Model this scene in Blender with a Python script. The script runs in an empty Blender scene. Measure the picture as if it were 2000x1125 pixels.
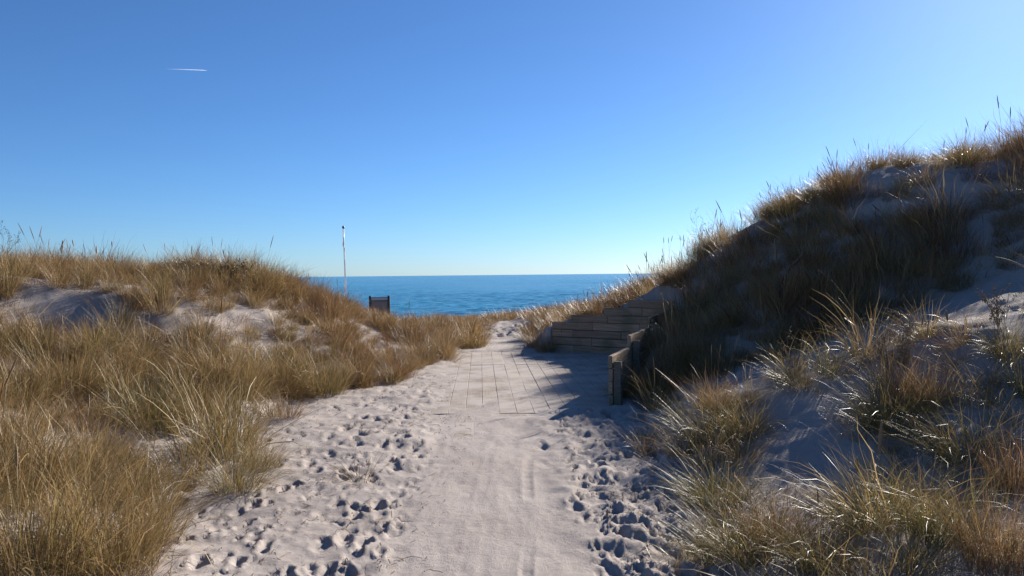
import bpy, bmesh, math, random
import numpy as np
from mathutils import Matrix, Vector, Euler

R = math.radians
random.seed(7)
rng = np.random.default_rng(11)
S = bpy.context.scene
C = S.collection

# ------------------------------------------------------------------ camera
EYE = 1.6
PITCH, ROLL, FPX = R(0.99), R(-0.58), 1500.0
cam_data = bpy.data.cameras.new('camera')
cam_data.sensor_width = 36.0
cam_data.lens = FPX / 2000.0 * 36.0
cam_data.clip_start = 0.05
cam_data.clip_end = 200000.0
cam = bpy.data.objects.new('camera', cam_data)
C.objects.link(cam)
CAM_R = Matrix.Rotation(math.pi / 2 - PITCH, 3, 'X') @ Matrix.Rotation(ROLL, 3, 'Z')
cam.matrix_world = Matrix.Translation((0, 0, EYE)) @ CAM_R.to_4x4()
S.camera = cam

# ------------------------------------------------------------------ sky, sun, exposure
SUN_AZ, SUN_EL = R(36.8), R(23.0)          # azimuth measured from +Y towards +X
world = bpy.data.worlds.new('World')
S.world = world
world.use_nodes = True
wn = world.node_tree.nodes
wl = world.node_tree.links
wn.clear()
sky = wn.new('ShaderNodeTexSky')
sky.sky_type = 'NISHITA'
sky.sun_disc = False
sky.sun_elevation = SUN_EL
sky.sun_rotation = SUN_AZ
sky.altitude = 0
sky.air_density = 0.8
sky.dust_density = 0.2
sky.ozone_density = 8.4
bg = wn.new('ShaderNodeBackground')
bg.inputs['Strength'].default_value = 0.057
wo = wn.new('ShaderNodeOutputWorld')
tint = wn.new('ShaderNodeMix')
tint.data_type = 'RGBA'
tint.blend_type = 'MULTIPLY'
tint.inputs[0].default_value = 1.0
tint.inputs[7].default_value = (0.97, 1.03, 1.05, 1.0)     # slightly cleaner azure, the same all over the sky
wl.new(sky.outputs['Color'], tint.inputs[6])
wl.new(tint.outputs[2], bg.inputs['Color'])
wl.new(bg.outputs['Background'], wo.inputs['Surface'])

sun_data = bpy.data.lights.new('sun', 'SUN')
sun_data.energy = 5.0
sun_data.angle = R(0.53)
sun_data.color = (1.0, 0.93, 0.84)
sun = bpy.data.objects.new('sun', sun_data)
sun.rotation_euler = Vector((-math.sin(SUN_AZ) * math.cos(SUN_EL), -math.cos(SUN_AZ) * math.cos(SUN_EL), -math.sin(SUN_EL))).to_track_quat('-Z', 'Y').to_euler()
sun.location = (20, 30, 20)
C.objects.link(sun)

S.view_settings.view_transform = 'Standard'
S.view_settings.look = 'None'
S.view_settings.exposure = 1.15
S.view_settings.gamma = 1.0
S.view_settings.use_curve_mapping = False
S.render.engine = 'CYCLES'
S.cycles.max_bounces = 6
S.cycles.diffuse_bounces = 3
S.cycles.glossy_bounces = 3
S.cycles.transmission_bounces = 4
S.cycles.transparent_max_bounces = 8

# ------------------------------------------------------------------ helpers
CR = np.array(CAM_R)


def ray(px, py):
    d = CR @ np.array([(px - 1000.0) / FPX, -(py - 562.5) / FPX, -1.0])
    return d


def at(px, py, Y):
    """point on the pixel's ray at the depth Y (metres ahead of the camera)"""
    d = ray(px, py)
    t = Y / d[1]
    return np.array([0, 0, EYE]) + d * t


def project(P):
    q = (np.asarray(P) - np.array([0, 0, EYE])) @ CR
    z = np.minimum(q[..., 2], -1e-3)
    return 1000 + FPX * q[..., 0] / -z, 562.5 - FPX * q[..., 1] / -z


def inpoly(px, py, poly):
    inside = np.zeros(px.shape, bool)
    n = len(poly)
    for i in range(n):
        x0, y0 = poly[i]
        x1, y1 = poly[(i + 1) % n]
        if y0 == y1:
            continue
        c = ((y0 > py) != (y1 > py)) & (px < (x1 - x0) * (py - y0) / (y1 - y0) + x0)
        inside ^= c
    return inside


def sstep(a, b, x):
    t = np.clip((x - a) / (b - a), 0, 1)
    return t * t * (3 - 2 * t)


_perm = np.random.default_rng(3).permutation(4096)
_val = np.random.default_rng(4).random(4096) * 2 - 1


def vnoise(x, y, seed=0):
    xi = np.floor(x).astype(np.int64)
    yi = np.floor(y).astype(np.int64)
    fx = x - xi
    fy = y - yi
    u = fx * fx * fx * (fx * (fx * 6 - 15) + 10)
    v = fy * fy * fy * (fy * (fy * 6 - 15) + 10)

    def h(a, b):
        return _val[_perm[(a + _perm[(b + seed * 131) & 4095]) & 4095]]
    return (h(xi, yi) * (1 - u) + h(xi + 1, yi) * u) * (1 - v) + (h(xi, yi + 1) * (1 - u) + h(xi + 1, yi + 1) * u) * v


def fbm(x, y, octv=4, seed=0):
    s = 0
    a = 1.0
    for o in range(octv):
        s = s + a * vnoise(x * 2 ** o, y * 2 ** o, seed + o)
        a *= 0.5
    return s


def tag(o, label=None, cat=None, group=None, kind=None):
    if label:
        o['label'] = label
    if cat:
        o['category'] = cat
    if group:
        o['group'] = group
    if kind:
        o['kind'] = kind
    return o


def mesh_np(name, V, F):
    me = bpy.data.meshes.new(name)
    V = np.asarray(V, np.float32)
    F = np.asarray(F, np.int32)
    k = F.shape[1]
    me.vertices.add(len(V))
    me.vertices.foreach_set('co', V.ravel())
    me.loops.add(F.size)
    me.loops.foreach_set('vertex_index', F.ravel())
    me.polygons.add(len(F))
    me.polygons.foreach_set('loop_start', np.arange(0, F.size, k, dtype=np.int32))
    me.polygons.foreach_set('loop_total', np.full(len(F), k, np.int32))
    me.update(calc_edges=True)
    return me


def link(name, me, mat=None, parent=None, loc=None, rot=None):
    o = bpy.data.objects.new(name, me)
    C.objects.link(o)
    if mat is not None and me is not None and not me.materials:
        me.materials.append(mat)
    if parent is not None:
        o.parent = parent
    if loc is not None:
        o.location = loc
    if rot is not None:
        o.rotation_euler = rot
    return o


def bm_mesh(name, bm, smooth=False):
    me = bpy.data.meshes.new(name)
    bm.to_mesh(me)
    bm.free()
    if smooth:
        me.polygons.foreach_set('use_smooth', [True] * len(me.polygons))
    return me


def box_bm(bm, x0, x1, y0, y1, z0, z1, bevel=0.0):
    b = bmesh.new()
    bmesh.ops.create_cube(b, size=1.0)
    for v in b.verts:
        v.co = Vector(((x0 + x1) / 2 + v.co.x * (x1 - x0), (y0 + y1) / 2 + v.co.y * (y1 - y0), (z0 + z1) / 2 + v.co.z * (z1 - z0)))
    if bevel:
        bmesh.ops.bevel(b, geom=b.edges[:], offset=bevel, segments=1, affect='EDGES')
    tmp = bpy.data.meshes.new('tmp')
    b.to_mesh(tmp)
    b.free()
    bm.from_mesh(tmp)
    bpy.data.meshes.remove(tmp)
    return bm


def tube_bm(bm, pts, rads, seg=8, cap=True):
    rings = []
    n = len(pts)
    for i, (p, r) in enumerate(zip(pts, rads)):
        p = Vector(p)
        a = Vector(pts[max(i - 1, 0)])
        b = Vector(pts[min(i + 1, n - 1)])
        d = (b - a).normalized()
        up = Vector((0, 1, 0)) if abs(d.y) < 0.9 else Vector((1, 0, 0))
        s = d.cross(up).normalized()
        t = s.cross(d)
        rings.append([bm.verts.new(p + (s * math.cos(k * 2 * math.pi / seg) + t * math.sin(k * 2 * math.pi / seg)) * r) for k in range(seg)])
    for i in range(n - 1):
        for k in range(seg):
            bm.faces.new((rings[i][k], rings[i][(k + 1) % seg], rings[i + 1][(k + 1) % seg], rings[i + 1][k]))
    if cap:
        bm.faces.new(rings[0])
        bm.faces.new(rings[-1])
    return bm


# ------------------------------------------------------------------ materials
def new_mat(name):
    m = bpy.data.materials.new(name)
    m.use_nodes = True
    nt = m.node_tree
    nt.nodes.clear()
    out = nt.nodes.new('ShaderNodeOutputMaterial')
    return m, nt, out


def N(nt, typ, **kw):
    n = nt.nodes.new(typ)
    for k, v in kw.items():
        if k.startswith('i_'):
            key = k[2:].replace('_', ' ')
            n.inputs[key].default_value = v
        else:
            setattr(n, k, v)
    return n


def ramp(nt, stops):
    r = nt.nodes.new('ShaderNodeValToRGB')
    e = r.color_ramp.elements
    while len(e) < len(stops):
        e.new(0.5)
    for el, (p, c) in zip(e, stops):
        el.position = p
        el.color = (*c, 1)
    return r


def mat_sand():
    m, nt, out = new_mat('sand')
    L = nt.links.new
    geo = N(nt, 'ShaderNodeNewGeometry')
    n1 = N(nt, 'ShaderNodeTexNoise', i_Scale=0.9, i_Detail=6.0)
    n2 = N(nt, 'ShaderNodeTexNoise', i_Scale=11.0, i_Detail=10.0, i_Roughness=0.74)
    n3 = N(nt, 'ShaderNodeTexNoise', i_Scale=220.0, i_Detail=3.0)
    for n in (n1, n2, n3):
        L(geo.outputs['Position'], n.inputs['Vector'])
    r1 = ramp(nt, [(0.3, (0.305, 0.264, 0.238)), (0.7, (0.372, 0.328, 0.300))])
    L(n1.outputs['Fac'], r1.inputs['Fac'])
    r2 = ramp(nt, [(0.25, (0.70, 0.68, 0.66)), (0.5, (1, 1, 1)), (0.8, (1.06, 1.05, 1.04))])
    L(n2.outputs['Fac'], r2.inputs['Fac'])
    mx = N(nt, 'ShaderNodeMix', data_type='RGBA', blend_type='MULTIPLY')
    mx.inputs[0].default_value = 0.6
    L(r1.outputs['Color'], mx.inputs[6])
    L(r2.outputs['Color'], mx.inputs[7])
    # dark specks of dry debris
    v = N(nt, 'ShaderNodeTexVoronoi', i_Scale=26.0)
    L(geo.outputs['Position'], v.inputs['Vector'])
    rs = ramp(nt, [(0.05, (0.45, 0.40, 0.36)), (0.10, (1, 1, 1))])
    L(v.outputs['Distance'], rs.inputs['Fac'])
    mx2 = N(nt, 'ShaderNodeMix', data_type='RGBA', blend_type='MULTIPLY')
    mx2.inputs[0].default_value = 0.55
    L(mx.outputs[2], mx2.inputs[6])
    L(rs.outputs['Color'], mx2.inputs[7])
    b = N(nt, 'ShaderNodeBsdfPrincipled', i_Roughness=0.95)
    b.inputs['Specular IOR Level'].default_value = 0.15
    L(mx2.outputs[2], b.inputs['Base Color'])
    bp = N(nt, 'ShaderNodeBump', i_Strength=0.85, i_Distance=0.016)
    add = N(nt, 'ShaderNodeMath', operation='MULTIPLY_ADD')
    add.inputs[1].default_value = 0.20
    L(n3.outputs['Fac'], add.inputs[0])
    L(n2.outputs['Fac'], add.inputs[2])
    L(add.outputs[0], bp.inputs['Height'])
    L(bp.outputs['Normal'], b.inputs['Normal'])
    L(b.outputs['BSDF'], out.inputs['Surface'])
    return m


def mat_wood(name, dark, light, dust=0.0, algae=False):
    m, nt, out = new_mat(name)
    L = nt.links.new
    tc = N(nt, 'ShaderNodeTexCoord')
    oi = N(nt, 'ShaderNodeObjectInfo')
    geo = N(nt, 'ShaderNodeNewGeometry')
    off = N(nt, 'ShaderNodeVectorMath', operation='MULTIPLY_ADD')
    comb = N(nt, 'ShaderNodeCombineXYZ')
    L(oi.outputs['Random'], comb.inputs['X'])
    L(oi.outputs['Random'], comb.inputs['Y'])
    off.inputs[1].default_value = (37.0, 91.0, 13.0)
    L(comb.outputs[0], off.inputs[0])
    L(tc.outputs['Object'], off.inputs[2])
    mp = N(nt, 'ShaderNodeMapping')
    mp.inputs['Scale'].default_value = (1.2, 28.0, 28.0)
    L(off.outputs[0], mp.inputs['Vector'])
    g = N(nt, 'ShaderNodeTexNoise', i_Scale=1.6, i_Detail=8.0, i_Roughness=0.65)
    L(mp.outputs[0], g.inputs['Vector'])
    r = ramp(nt, [(0.30, dark), (0.68, light)])
    L(g.outputs['Fac'], r.inputs['Fac'])
    # board to board variation
    hv = N(nt, 'ShaderNodeHueSaturation')
    mr = N(nt, 'ShaderNodeMapRange')
    mr.inputs['To Min'].default_value = 0.78
    mr.inputs['To Max'].default_value = 1.18
    L(oi.outputs['Random'], mr.inputs['Value'])
    L(mr.outputs[0], hv.inputs['Value'])
    L(r.outputs['Color'], hv.inputs['Color'])
    col = hv.outputs['Color']
    # knots
    kv = N(nt, 'ShaderNodeTexVoronoi', i_Scale=3.2)
    L(off.outputs[0], kv.inputs['Vector'])
    kr = ramp(nt, [(0.05, (0.30, 0.24, 0.19)), (0.11, (1, 1, 1))])
    L(kv.outputs['Distance'], kr.inputs['Fac'])
    km = N(nt, 'ShaderNodeMix', data_type='RGBA', blend_type='MULTIPLY')
    km.inputs[0].default_value = 0.8
    L(col, km.inputs[6])
    L(kr.outputs['Color'], km.inputs[7])
    col = km.outputs[2]
    if algae:
        an = N(nt, 'ShaderNodeTexNoise', i_Scale=2.1, i_Detail=5.0)
        L(geo.outputs['Position'], an.inputs['Vector'])
        ar = ramp(nt, [(0.50, (0, 0, 0)), (0.66, (1, 1, 1))])
        L(an.outputs['Fac'], ar.inputs['Fac'])
        am = N(nt, 'ShaderNodeMix', data_type='RGBA')
        sc = N(nt, 'ShaderNodeMath', operation='MULTIPLY')
        sc.inputs[1].default_value = 0.55
        L(ar.outputs['Color'], sc.inputs[0])
        L(sc.outputs[0], am.inputs[0])
        L(col, am.inputs[6])
        am.inputs[7].default_value = (0.085, 0.11, 0.05, 1)
        col = am.outputs[2]
    if dust:
        dn = N(nt, 'ShaderNodeTexNoise', i_Scale=1.7, i_Detail=9.0, i_Roughness=0.72)
        L(geo.outputs['Position'], dn.inputs['Vector'])
        dr = ramp(nt, [(0.5 - dust, (0, 0, 0)), (0.72 - dust, (1, 1, 1))])
        L(dn.outputs['Fac'], dr.inputs['Fac'])
        dm = N(nt, 'ShaderNodeMix', data_type='RGBA')
        L(dr.outputs['Color'], dm.inputs[0])
        L(col, dm.inputs[6])
        dm.inputs[7].default_value = (0.358, 0.313, 0.280, 1)
        col = dm.outputs[2]
    b = N(nt, 'ShaderNodeBsdfPrincipled', i_Roughness=0.85)
    b.inputs['Specular IOR Level'].default_value = 0.2
    L(col, b.inputs['Base Color'])
    bp = N(nt, 'ShaderNodeBump', i_Strength=0.4, i_Distance=0.004)
    L(g.outputs['Fac'], bp.inputs['Height'])
    L(bp.outputs['Normal'], b.inputs['Normal'])
    L(b.outputs['BSDF'], out.inputs['Surface'])
    return m


def mat_grass():
    m, nt, out = new_mat('marram_leaf')
    L = nt.links.new
    at_ = N(nt, 'ShaderNodeAttribute', attribute_name='blade')
    sep = N(nt, 'ShaderNodeSeparateColor')
    L(at_.outputs['Color'], sep.inputs['Color'])
    tone = N(nt, 'ShaderNodeAttribute', attribute_name='tone', attribute_type='INSTANCER')
    # tone + (blade random - 0.5) * 0.55 + height along the blade * 0.12
    a1 = N(nt, 'ShaderNodeMath', operation='MULTIPLY_ADD')
    a1.inputs[1].default_value = 0.60
    a1.inputs[2].default_value = -0.30
    L(sep.outputs['Red'], a1.inputs[0])
    a2 = N(nt, 'ShaderNodeMath', operation='ADD')
    L(a1.outputs[0], a2.inputs[0])
    L(tone.outputs['Fac'], a2.inputs[1])
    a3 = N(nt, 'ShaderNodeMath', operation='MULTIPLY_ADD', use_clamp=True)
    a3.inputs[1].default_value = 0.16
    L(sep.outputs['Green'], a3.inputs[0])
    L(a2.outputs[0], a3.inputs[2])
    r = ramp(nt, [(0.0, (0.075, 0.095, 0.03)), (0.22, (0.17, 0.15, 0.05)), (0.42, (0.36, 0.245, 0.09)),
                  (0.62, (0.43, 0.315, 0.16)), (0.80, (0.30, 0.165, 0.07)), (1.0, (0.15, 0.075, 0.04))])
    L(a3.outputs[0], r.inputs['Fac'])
    hv = N(nt, 'ShaderNodeHueSaturation')
    mr = N(nt, 'ShaderNodeMapRange')
    mr.clamp = False
    mr.inputs['To Min'].default_value = 0.42
    mr.inputs['To Max'].default_value = 1.12
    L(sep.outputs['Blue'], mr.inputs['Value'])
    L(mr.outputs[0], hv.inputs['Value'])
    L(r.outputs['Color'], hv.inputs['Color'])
    b = N(nt, 'ShaderNodeBsdfPrincipled', i_Roughness=0.46)
    b.inputs['Specular IOR Level'].default_value = 0.28
    L(hv.outputs['Color'], b.inputs['Base Color'])
    t = N(nt, 'ShaderNodeBsdfTranslucent')
    L(hv.outputs['Color'], t.inputs['Color'])
    mx = N(nt, 'ShaderNodeMixShader')
    mx.inputs[0].default_value = 0.30
    L(b.outputs['BSDF'], mx.inputs[1])
    L(t.outputs['BSDF'], mx.inputs[2])
    L(mx.outputs[0], out.inputs['Surface'])
    return m


def mat_plain(name, col, rough=0.6, metal=0.0, var=0.15, scale=8.0, bump=0.0):
    m, nt, out = new_mat(name)
    L = nt.links.new
    tc = N(nt, 'ShaderNodeTexCoord')
    n = N(nt, 'ShaderNodeTexNoise', i_Scale=scale, i_Detail=6.0, i_Roughness=0.6)
    L(tc.outputs['Object'], n.inputs['Vector'])
    r = ramp(nt, [(0.3, tuple(c * (1 - var) for c in col)), (0.7, tuple(min(1, c * (1 + var)) for c in col))])
    L(n.outputs['Fac'], r.inputs['Fac'])
    b = N(nt, 'ShaderNodeBsdfPrincipled', i_Roughness=rough, i_Metallic=metal)
    L(r.outputs['Color'], b.inputs['Base Color'])
    if bump:
        bp = N(nt, 'ShaderNodeBump', i_Strength=bump, i_Distance=0.01)
        L(n.outputs['Fac'], bp.inputs['Height'])
        L(bp.outputs['Normal'], b.inputs['Normal'])
    L(b.outputs['BSDF'], out.inputs['Surface'])
    return m


def mat_sea():
    m, nt, out = new_mat('sea_water')
    L = nt.links.new
    geo = N(nt, 'ShaderNodeNewGeometry')
    mp = N(nt, 'ShaderNodeMapping')
    mp.inputs['Scale'].default_value = (0.55, 1.0, 1.0)
    L(geo.outputs['Position'], mp.inputs['Vector'])
    n1 = N(nt, 'ShaderNodeTexNoise', i_Scale=0.16, i_Detail=6.0, i_Roughness=0.62)
    n2 = N(nt, 'ShaderNodeTexNoise', i_Scale=1.1, i_Detail=5.0, i_Roughness=0.6)
    n4 = N(nt, 'ShaderNodeTexNoise', i_Scale=0.035, i_Detail=9.0, i_Roughness=0.72)
    for n in (n1, n2, n4):
        L(mp.outputs[0], n.inputs['Vector'])
    add = N(nt, 'ShaderNodeMath', operation='MULTIPLY_ADD')
    add.inputs[1].default_value = 0.35
    L(n2.outputs['Fac'], add.inputs[0])
    L(n1.outputs['Fac'], add.inputs[2])
    bp = N(nt, 'ShaderNodeBump', i_Strength=0.7, i_Distance=1.0)
    L(add.outputs[0], bp.inputs['Height'])
    n5 = N(nt, 'ShaderNodeTexNoise', i_Scale=0.42, i_Detail=4.0, i_Roughness=0.6)
    L(mp.outputs[0], n5.inputs['Vector'])
    mixn = N(nt, 'ShaderNodeMix', data_type='FLOAT')
    mixn.inputs[0].default_value = 0.6
    L(n4.outputs['Fac'], mixn.inputs[2])
    L(n5.outputs['Fac'], mixn.inputs[3])
    r = ramp(nt, [(0.38, (0.006, 0.100, 0.180)), (0.62, (0.024, 0.225, 0.340))])  # light and dark of the ripples' reflections painted into the water colour
    L(mixn.outputs[0], r.inputs['Fac'])
    b = N(nt, 'ShaderNodeBsdfPrincipled', i_Roughness=0.22, i_IOR=1.33)
    L(r.outputs['Color'], b.inputs['Base Color'])
    L(bp.outputs['Normal'], b.inputs['Normal'])
    L(b.outputs['BSDF'], out.inputs['Surface'])
    return m


def mat_contrail():
    m, nt, out = new_mat('contrail_ice')
    L = nt.links.new
    at_ = N(nt, 'ShaderNodeAttribute', attribute_name='along')
    d = N(nt, 'ShaderNodeBsdfDiffuse')
    d.inputs['Color'].default_value = (0.9, 0.9, 0.9, 1)
    t2 = N(nt, 'ShaderNodeBsdfTranslucent')
    t2.inputs['Color'].default_value = (0.9, 0.9, 0.9, 1)
    ms = N(nt, 'ShaderNodeMixShader')
    L(d.outputs[0], ms.inputs[1])
    L(t2.outputs[0], ms.inputs[2])
    tr = N(nt, 'ShaderNodeBsdfTransparent')
    mx = N(nt, 'ShaderNodeMixShader')
    pw = N(nt, 'ShaderNodeMath', operation='POWER')
    pw.inputs[1].default_value = 1.7
    L(at_.outputs['Fac'], pw.inputs[0])
    sc = N(nt, 'ShaderNodeMath', operation='MULTIPLY')
    sc.inputs[1].default_value = 0.60
    L(pw.outputs[0], sc.inputs[0])
    L(sc.outputs[0], mx.inputs[0])
    L(tr.outputs[0], mx.inputs[1])
    L(ms.outputs[0], mx.inputs[2])
    L(mx.outputs[0], out.inputs['Surface'])
    return m


M_SAND = mat_sand()
M_DECK = mat_wood('sandy_deck_board', (0.19, 0.15, 0.115), (0.30, 0.245, 0.195), dust=0.15)
M_WALL = mat_wood('weathered_board', (0.20, 0.130, 0.082), (0.46, 0.325, 0.215), algae=True)
M_GRASS = mat_grass()
M_SEA = mat_sea()

# ------------------------------------------------------------------ timber walls, plan
BW0, BWD, BWL = np.array([0.82, 15.9]), np.array([0.811, -0.585]), 2.72
NW0, NWD, NWL = np.array([1.14, 9.15]), np.array([0.340, 0.9404]), 5.40
ROW = 0.157
BN = np.array([0.585, 0.811])      # back wall: away from the deck
NN = np.array([0.9404, -0.340])    # near wall: away from the deck
DK = -0.041                        # slant of the deck boards (dx/dy)

# ------------------------------------------------------------------ terrain
ctrl = []


def cp(px, py, Y):
    p = at(px, py, Y)
    ctrl.append(tuple(p))


for x, y in [(0, -2), (-0.8, 0), (0.8, 0), (-0.9, 3), (0.7, 3), (-0.9, 6), (0.9, 6), (-1.0, 8.5), (0.9, 8.5), (-0.9, 12), (1.2, 11), (-0.9, 15),
             (1.2, 13.5), (-0.5, 19), (0.2, 20), (-0.2, 23)]:
    ctrl.append((x, y, 0.02))
# right hand slope, hummock ridge and gully
for a in [(1250, 815, 8.9), (1350, 750, 9.2), (1500, 700, 9.0), (1700, 645, 8.8), (1900, 575, 8.7), (2000, 535, 8.6),
          (1330, 800, 7.3), (1450, 758, 7.1), (1560, 730, 6.9), (1750, 678, 6.7), (2000, 600, 6.5),
          (1300, 910, 6.0), (1450, 890, 5.7), (1700, 850, 5.4), (2000, 800, 5.1),
          (1340, 1060, 4.5), (1600, 1040, 4.3), (2000, 1020, 3.9),
          (1290, 556, 15.0), (1400, 500, 14.0), (1500, 446, 13.3), (1620, 390, 12.8), (1700, 348, 12.5), (1850, 322, 12.3), (2000, 300, 12.1),
          (1400, 610, 11.8), (1600, 520, 10.8), (1800, 450, 10.4), (1950, 400, 10.2)]:
    cp(*a)
ctrl += [(10.5, 12, 4.0), (14, 12, 4.3), (9, 6, 2.6), (7, 2, 1.6), (3.5, 0, 0.6), (12, 2, 2.2), (7, 17, 2.4), (10, 18, 3.0), (5, 18, 1.7),
         (4.2, 20, 1.2), (8, 24, 1.3), (14, 24, 2.0), (2.6, 17.5, 1.05), (1.7, 17.6, 0.55), (2.2, 20.5, 0.55), (1.2, 24, 0.25), (4, 27, 0.3)]
# ground outside the near wall and behind the back wall
ctrl += [(1.75, 9.6, 0.12), (2.1, 10.6, 0.48), (2.6, 11.9, 0.80), (3.3, 13.6, 1.05), (3.15, 15.2, 1.12), (2.2, 15.6, 0.97), (1.4, 16.3, 0.66), (1.15, 17.4, 0.40), (0.95, 18.8, 0.36), (0.9, 21.0, 0.36), (0.7, 23.5, 0.25)]
# left hand slope, scarp and crest
for a in [(330, 1010, 4.6), (0, 1000, 4.2), (520, 1000, 5.1), (450, 905, 6.2), (200, 900, 5.8), (0, 850, 5.8), (300, 835, 7.0), (100, 780, 7.3),
          (0, 740, 7.5), (640, 778, 9.9), (500, 765, 9.0), (300, 735, 8.8), (100, 690, 9.0), (120, 676, 9.5), (300, 690, 9.7), (450, 712, 9.8),
          (120, 566, 10.3), (0, 572, 10.1), (250, 584, 10.4), (420, 625, 10.6), (520, 655, 10.9),
          (0, 548, 13.0), (150, 545, 13.5), (300, 545, 14.0), (450, 553, 14.0), (550, 578, 14.0), (640, 615, 14.0), (700, 633, 14.5),
          (100, 552, 11.8), (300, 556, 12.0), (480, 585, 12.2), (760, 645, 16.0), (800, 700, 13.6), (850, 690, 15.0), (880, 655, 19.0)]:
    cp(*a)
ctrl += [(-8, 19, 1.1), (-5, 21, 0.22), (-14, 14, 1.7), (-14, 22, 1.1), (-9, 8, 1.2), (-9, 3, 0.9), (-5, 0, 0.6), (-14, 0, 1.4), (-2.6, 22, 0.2),
         (-8, 27, -0.1), (-5, 25, -0.02), (-3, 27, -0.05), (0, 27.5, 0.02), (-15, 29, 0.2), (8, 29, 0.4), (16, 29, 0.8)]
for x in (-40, -22, -6, 6, 22, 40):
    ctrl += [(x, 33, -0.75), (x, 40, -1.35), (x, 52, -2.3), (x, 66, -3.1), (x, 90, -3.8)]
ctrl += [(-40, 10, 2.0), (40, 10, 4.0), (-40, 24, 1.0), (40, 24, 2.0), (-30, -6, 2), (30, -6, 3), (0, -8, 0.1)]
CT = np.array(ctrl)


def _U(r2):
    return 0.5 * r2 * np.log(r2 + 1e-9)


_n = len(CT)
_K = _U(((CT[:, None, :2] - CT[None, :, :2]) ** 2).sum(-1)) + np.eye(_n) * 0.01
_P = np.c_[np.ones(_n), CT[:, :2]]
_A = np.block([[_K, _P], [_P.T, np.zeros((3, 3))]])
_W = np.linalg.solve(_A, np.r_[CT[:, 2], 0, 0, 0])


def tps(x, y):
    sh = np.shape(x)
    x = np.ravel(x).astype(float)
    y = np.ravel(y).astype(float)
    o = np.empty_like(x)
    for i in range(0, len(x), 40000):
        a, b = x[i:i + 40000], y[i:i + 40000]
        r2 = (a[:, None] - CT[None, :, 0]) ** 2 + (b[:, None] - CT[None, :, 1]) ** 2
        o[i:i + 40000] = _U(r2) @ _W[:_n] + _W[_n] + _W[_n + 1] * a + _W[_n + 2] * b
    return o.reshape(sh)


LE_Y = np.array([-5, 3, 4.1, 5.2, 6.6, 9.1, 10.3, 11.8, 14.6, 16.7, 19.4, 23, 25.0])
LE_X = np.array([-1.9, -1.95, -2.05, -2.2, -2.3, -2.5, -2.3, -1.65, -1.45, -1.1, -1.0, -0.95, -0.6])
RE_Y = np.array([-5, 4.0, 4.6, 6.0, 7.5, 8.8, 15.8, 16.0, 17.0, 20.0, 23.0, 25.0])
RE_X = np.array([0.95, 0.95, 1.0, 1.05, 1.25, 1.35, 0.9, 0.62, 0.56, 0.42, 0.32, -0.2])


def recess(x, y, grow=0.0):
    """True on the deck side of both timber walls (grow = metres allowed behind them)"""
    db = (x - BW0[0]) * BN[0] + (y - BW0[1]) * BN[1]
    dn = (x - NW0[0]) * NN[0] + (y - NW0[1]) * NN[1]
    tn = (x - NW0[0]) * NWD[0] + (y - NW0[1]) * NWD[1]
    sb = (x - BW0[0]) * BWD[0] + (y - BW0[1]) * BWD[1]
    return (db < grow) & (dn < grow) & (tn > -0.05) & (sb > -0.02) & (x > 0.2)


# footprints -----------------------------------------------------------
feet = []
frng = np.random.default_rng(21)


def add_feet(n, xr, yr, big=1.0, depth=0.035):
    for _ in range(n):
        y = frng.uniform(*yr)
        lo, hi = xr(y)
        feet.append((frng.uniform(lo, hi), y, frng.normal(0, 0.35) + (math.pi if frng.random() < .5 else 0), frng.uniform(0.55, 1.2) * big, depth * frng.choice([0.35, 0.6, 1.0, 1.3])))




def add_track(x0, y0, y1, hd, depth, big=1.0):
    """a line of alternating footprints"""
    x, y, sd = x0, y0, 1
    fw = 1 if frng.random() < .5 else -1
    while y < y1:
        sd = -sd
        ang = hd + frng.normal(0, 0.12)
        feet.append((x + sd * 0.09 + frng.normal(0, .02), y, ang + sd * 0.12 + (0 if fw > 0 else math.pi), big * frng.uniform(0.88, 1.1), depth * frng.uniform(0.30, 1.05)))
        st = frng.uniform(0.5, 0.72)
        x += math.sin(hd) * st + frng.normal(0, .02)
        y += math.cos(hd) * st
        hd += frng.normal(0, 0.06)


for k in range(13):
    add_track(frng.uniform(-1.9, -0.7), frng.uniform(2.6, 3.4), frng.uniform(7.0, 11.5), frng.normal(-0.01, 0.05), 0.026, 0.9)
for k in range(11):
    add_track(frng.uniform(0.5, 1.15), frng.uniform(2.6, 3.2), 8.7, frng.normal(0.02, 0.04), 0.027, 0.92)
add_feet(70, lambda y: (np.interp(y, LE_Y, LE_X) + 0.05, -0.62), (3.0, 9.6), 0.8, 0.020)
add_feet(260, lambda y: (np.interp(y, LE_Y, LE_X) - 0.1, -0.55), (3.0, 12.0), 0.5, 0.015)
add_feet(220, lambda y: (0.45, np.interp(y, RE_Y, RE_X) + 0.3), (3.0, 8.6), 0.5, 0.018)
add_feet(40, lambda y: (np.interp(y, LE_Y, LE_X) - 0.7, np.interp(y, LE_Y, LE_X)), (4.0, 9.0), depth=0.02)
add_feet(120, lambda y: (0.42, np.interp(y, RE_Y, RE_X) + 0.1), (3.0, 8.6), 0.65, 0.024)
add_feet(26, lambda y: (-0.5, 0.45), (2.8, 8.0), 1.0, 0.006)
add_feet(50, lambda y: (-1.9, -0.95), (9.6, 16.0), 0.9, 0.016)
add_feet(70, lambda y: (-0.9, 0.5), (19.2, 24.0), 1.3, 0.05)
add_feet(40, lambda y: (1.5, 4.0), (7.6, 9.2), 1.0, 0.03)


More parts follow.
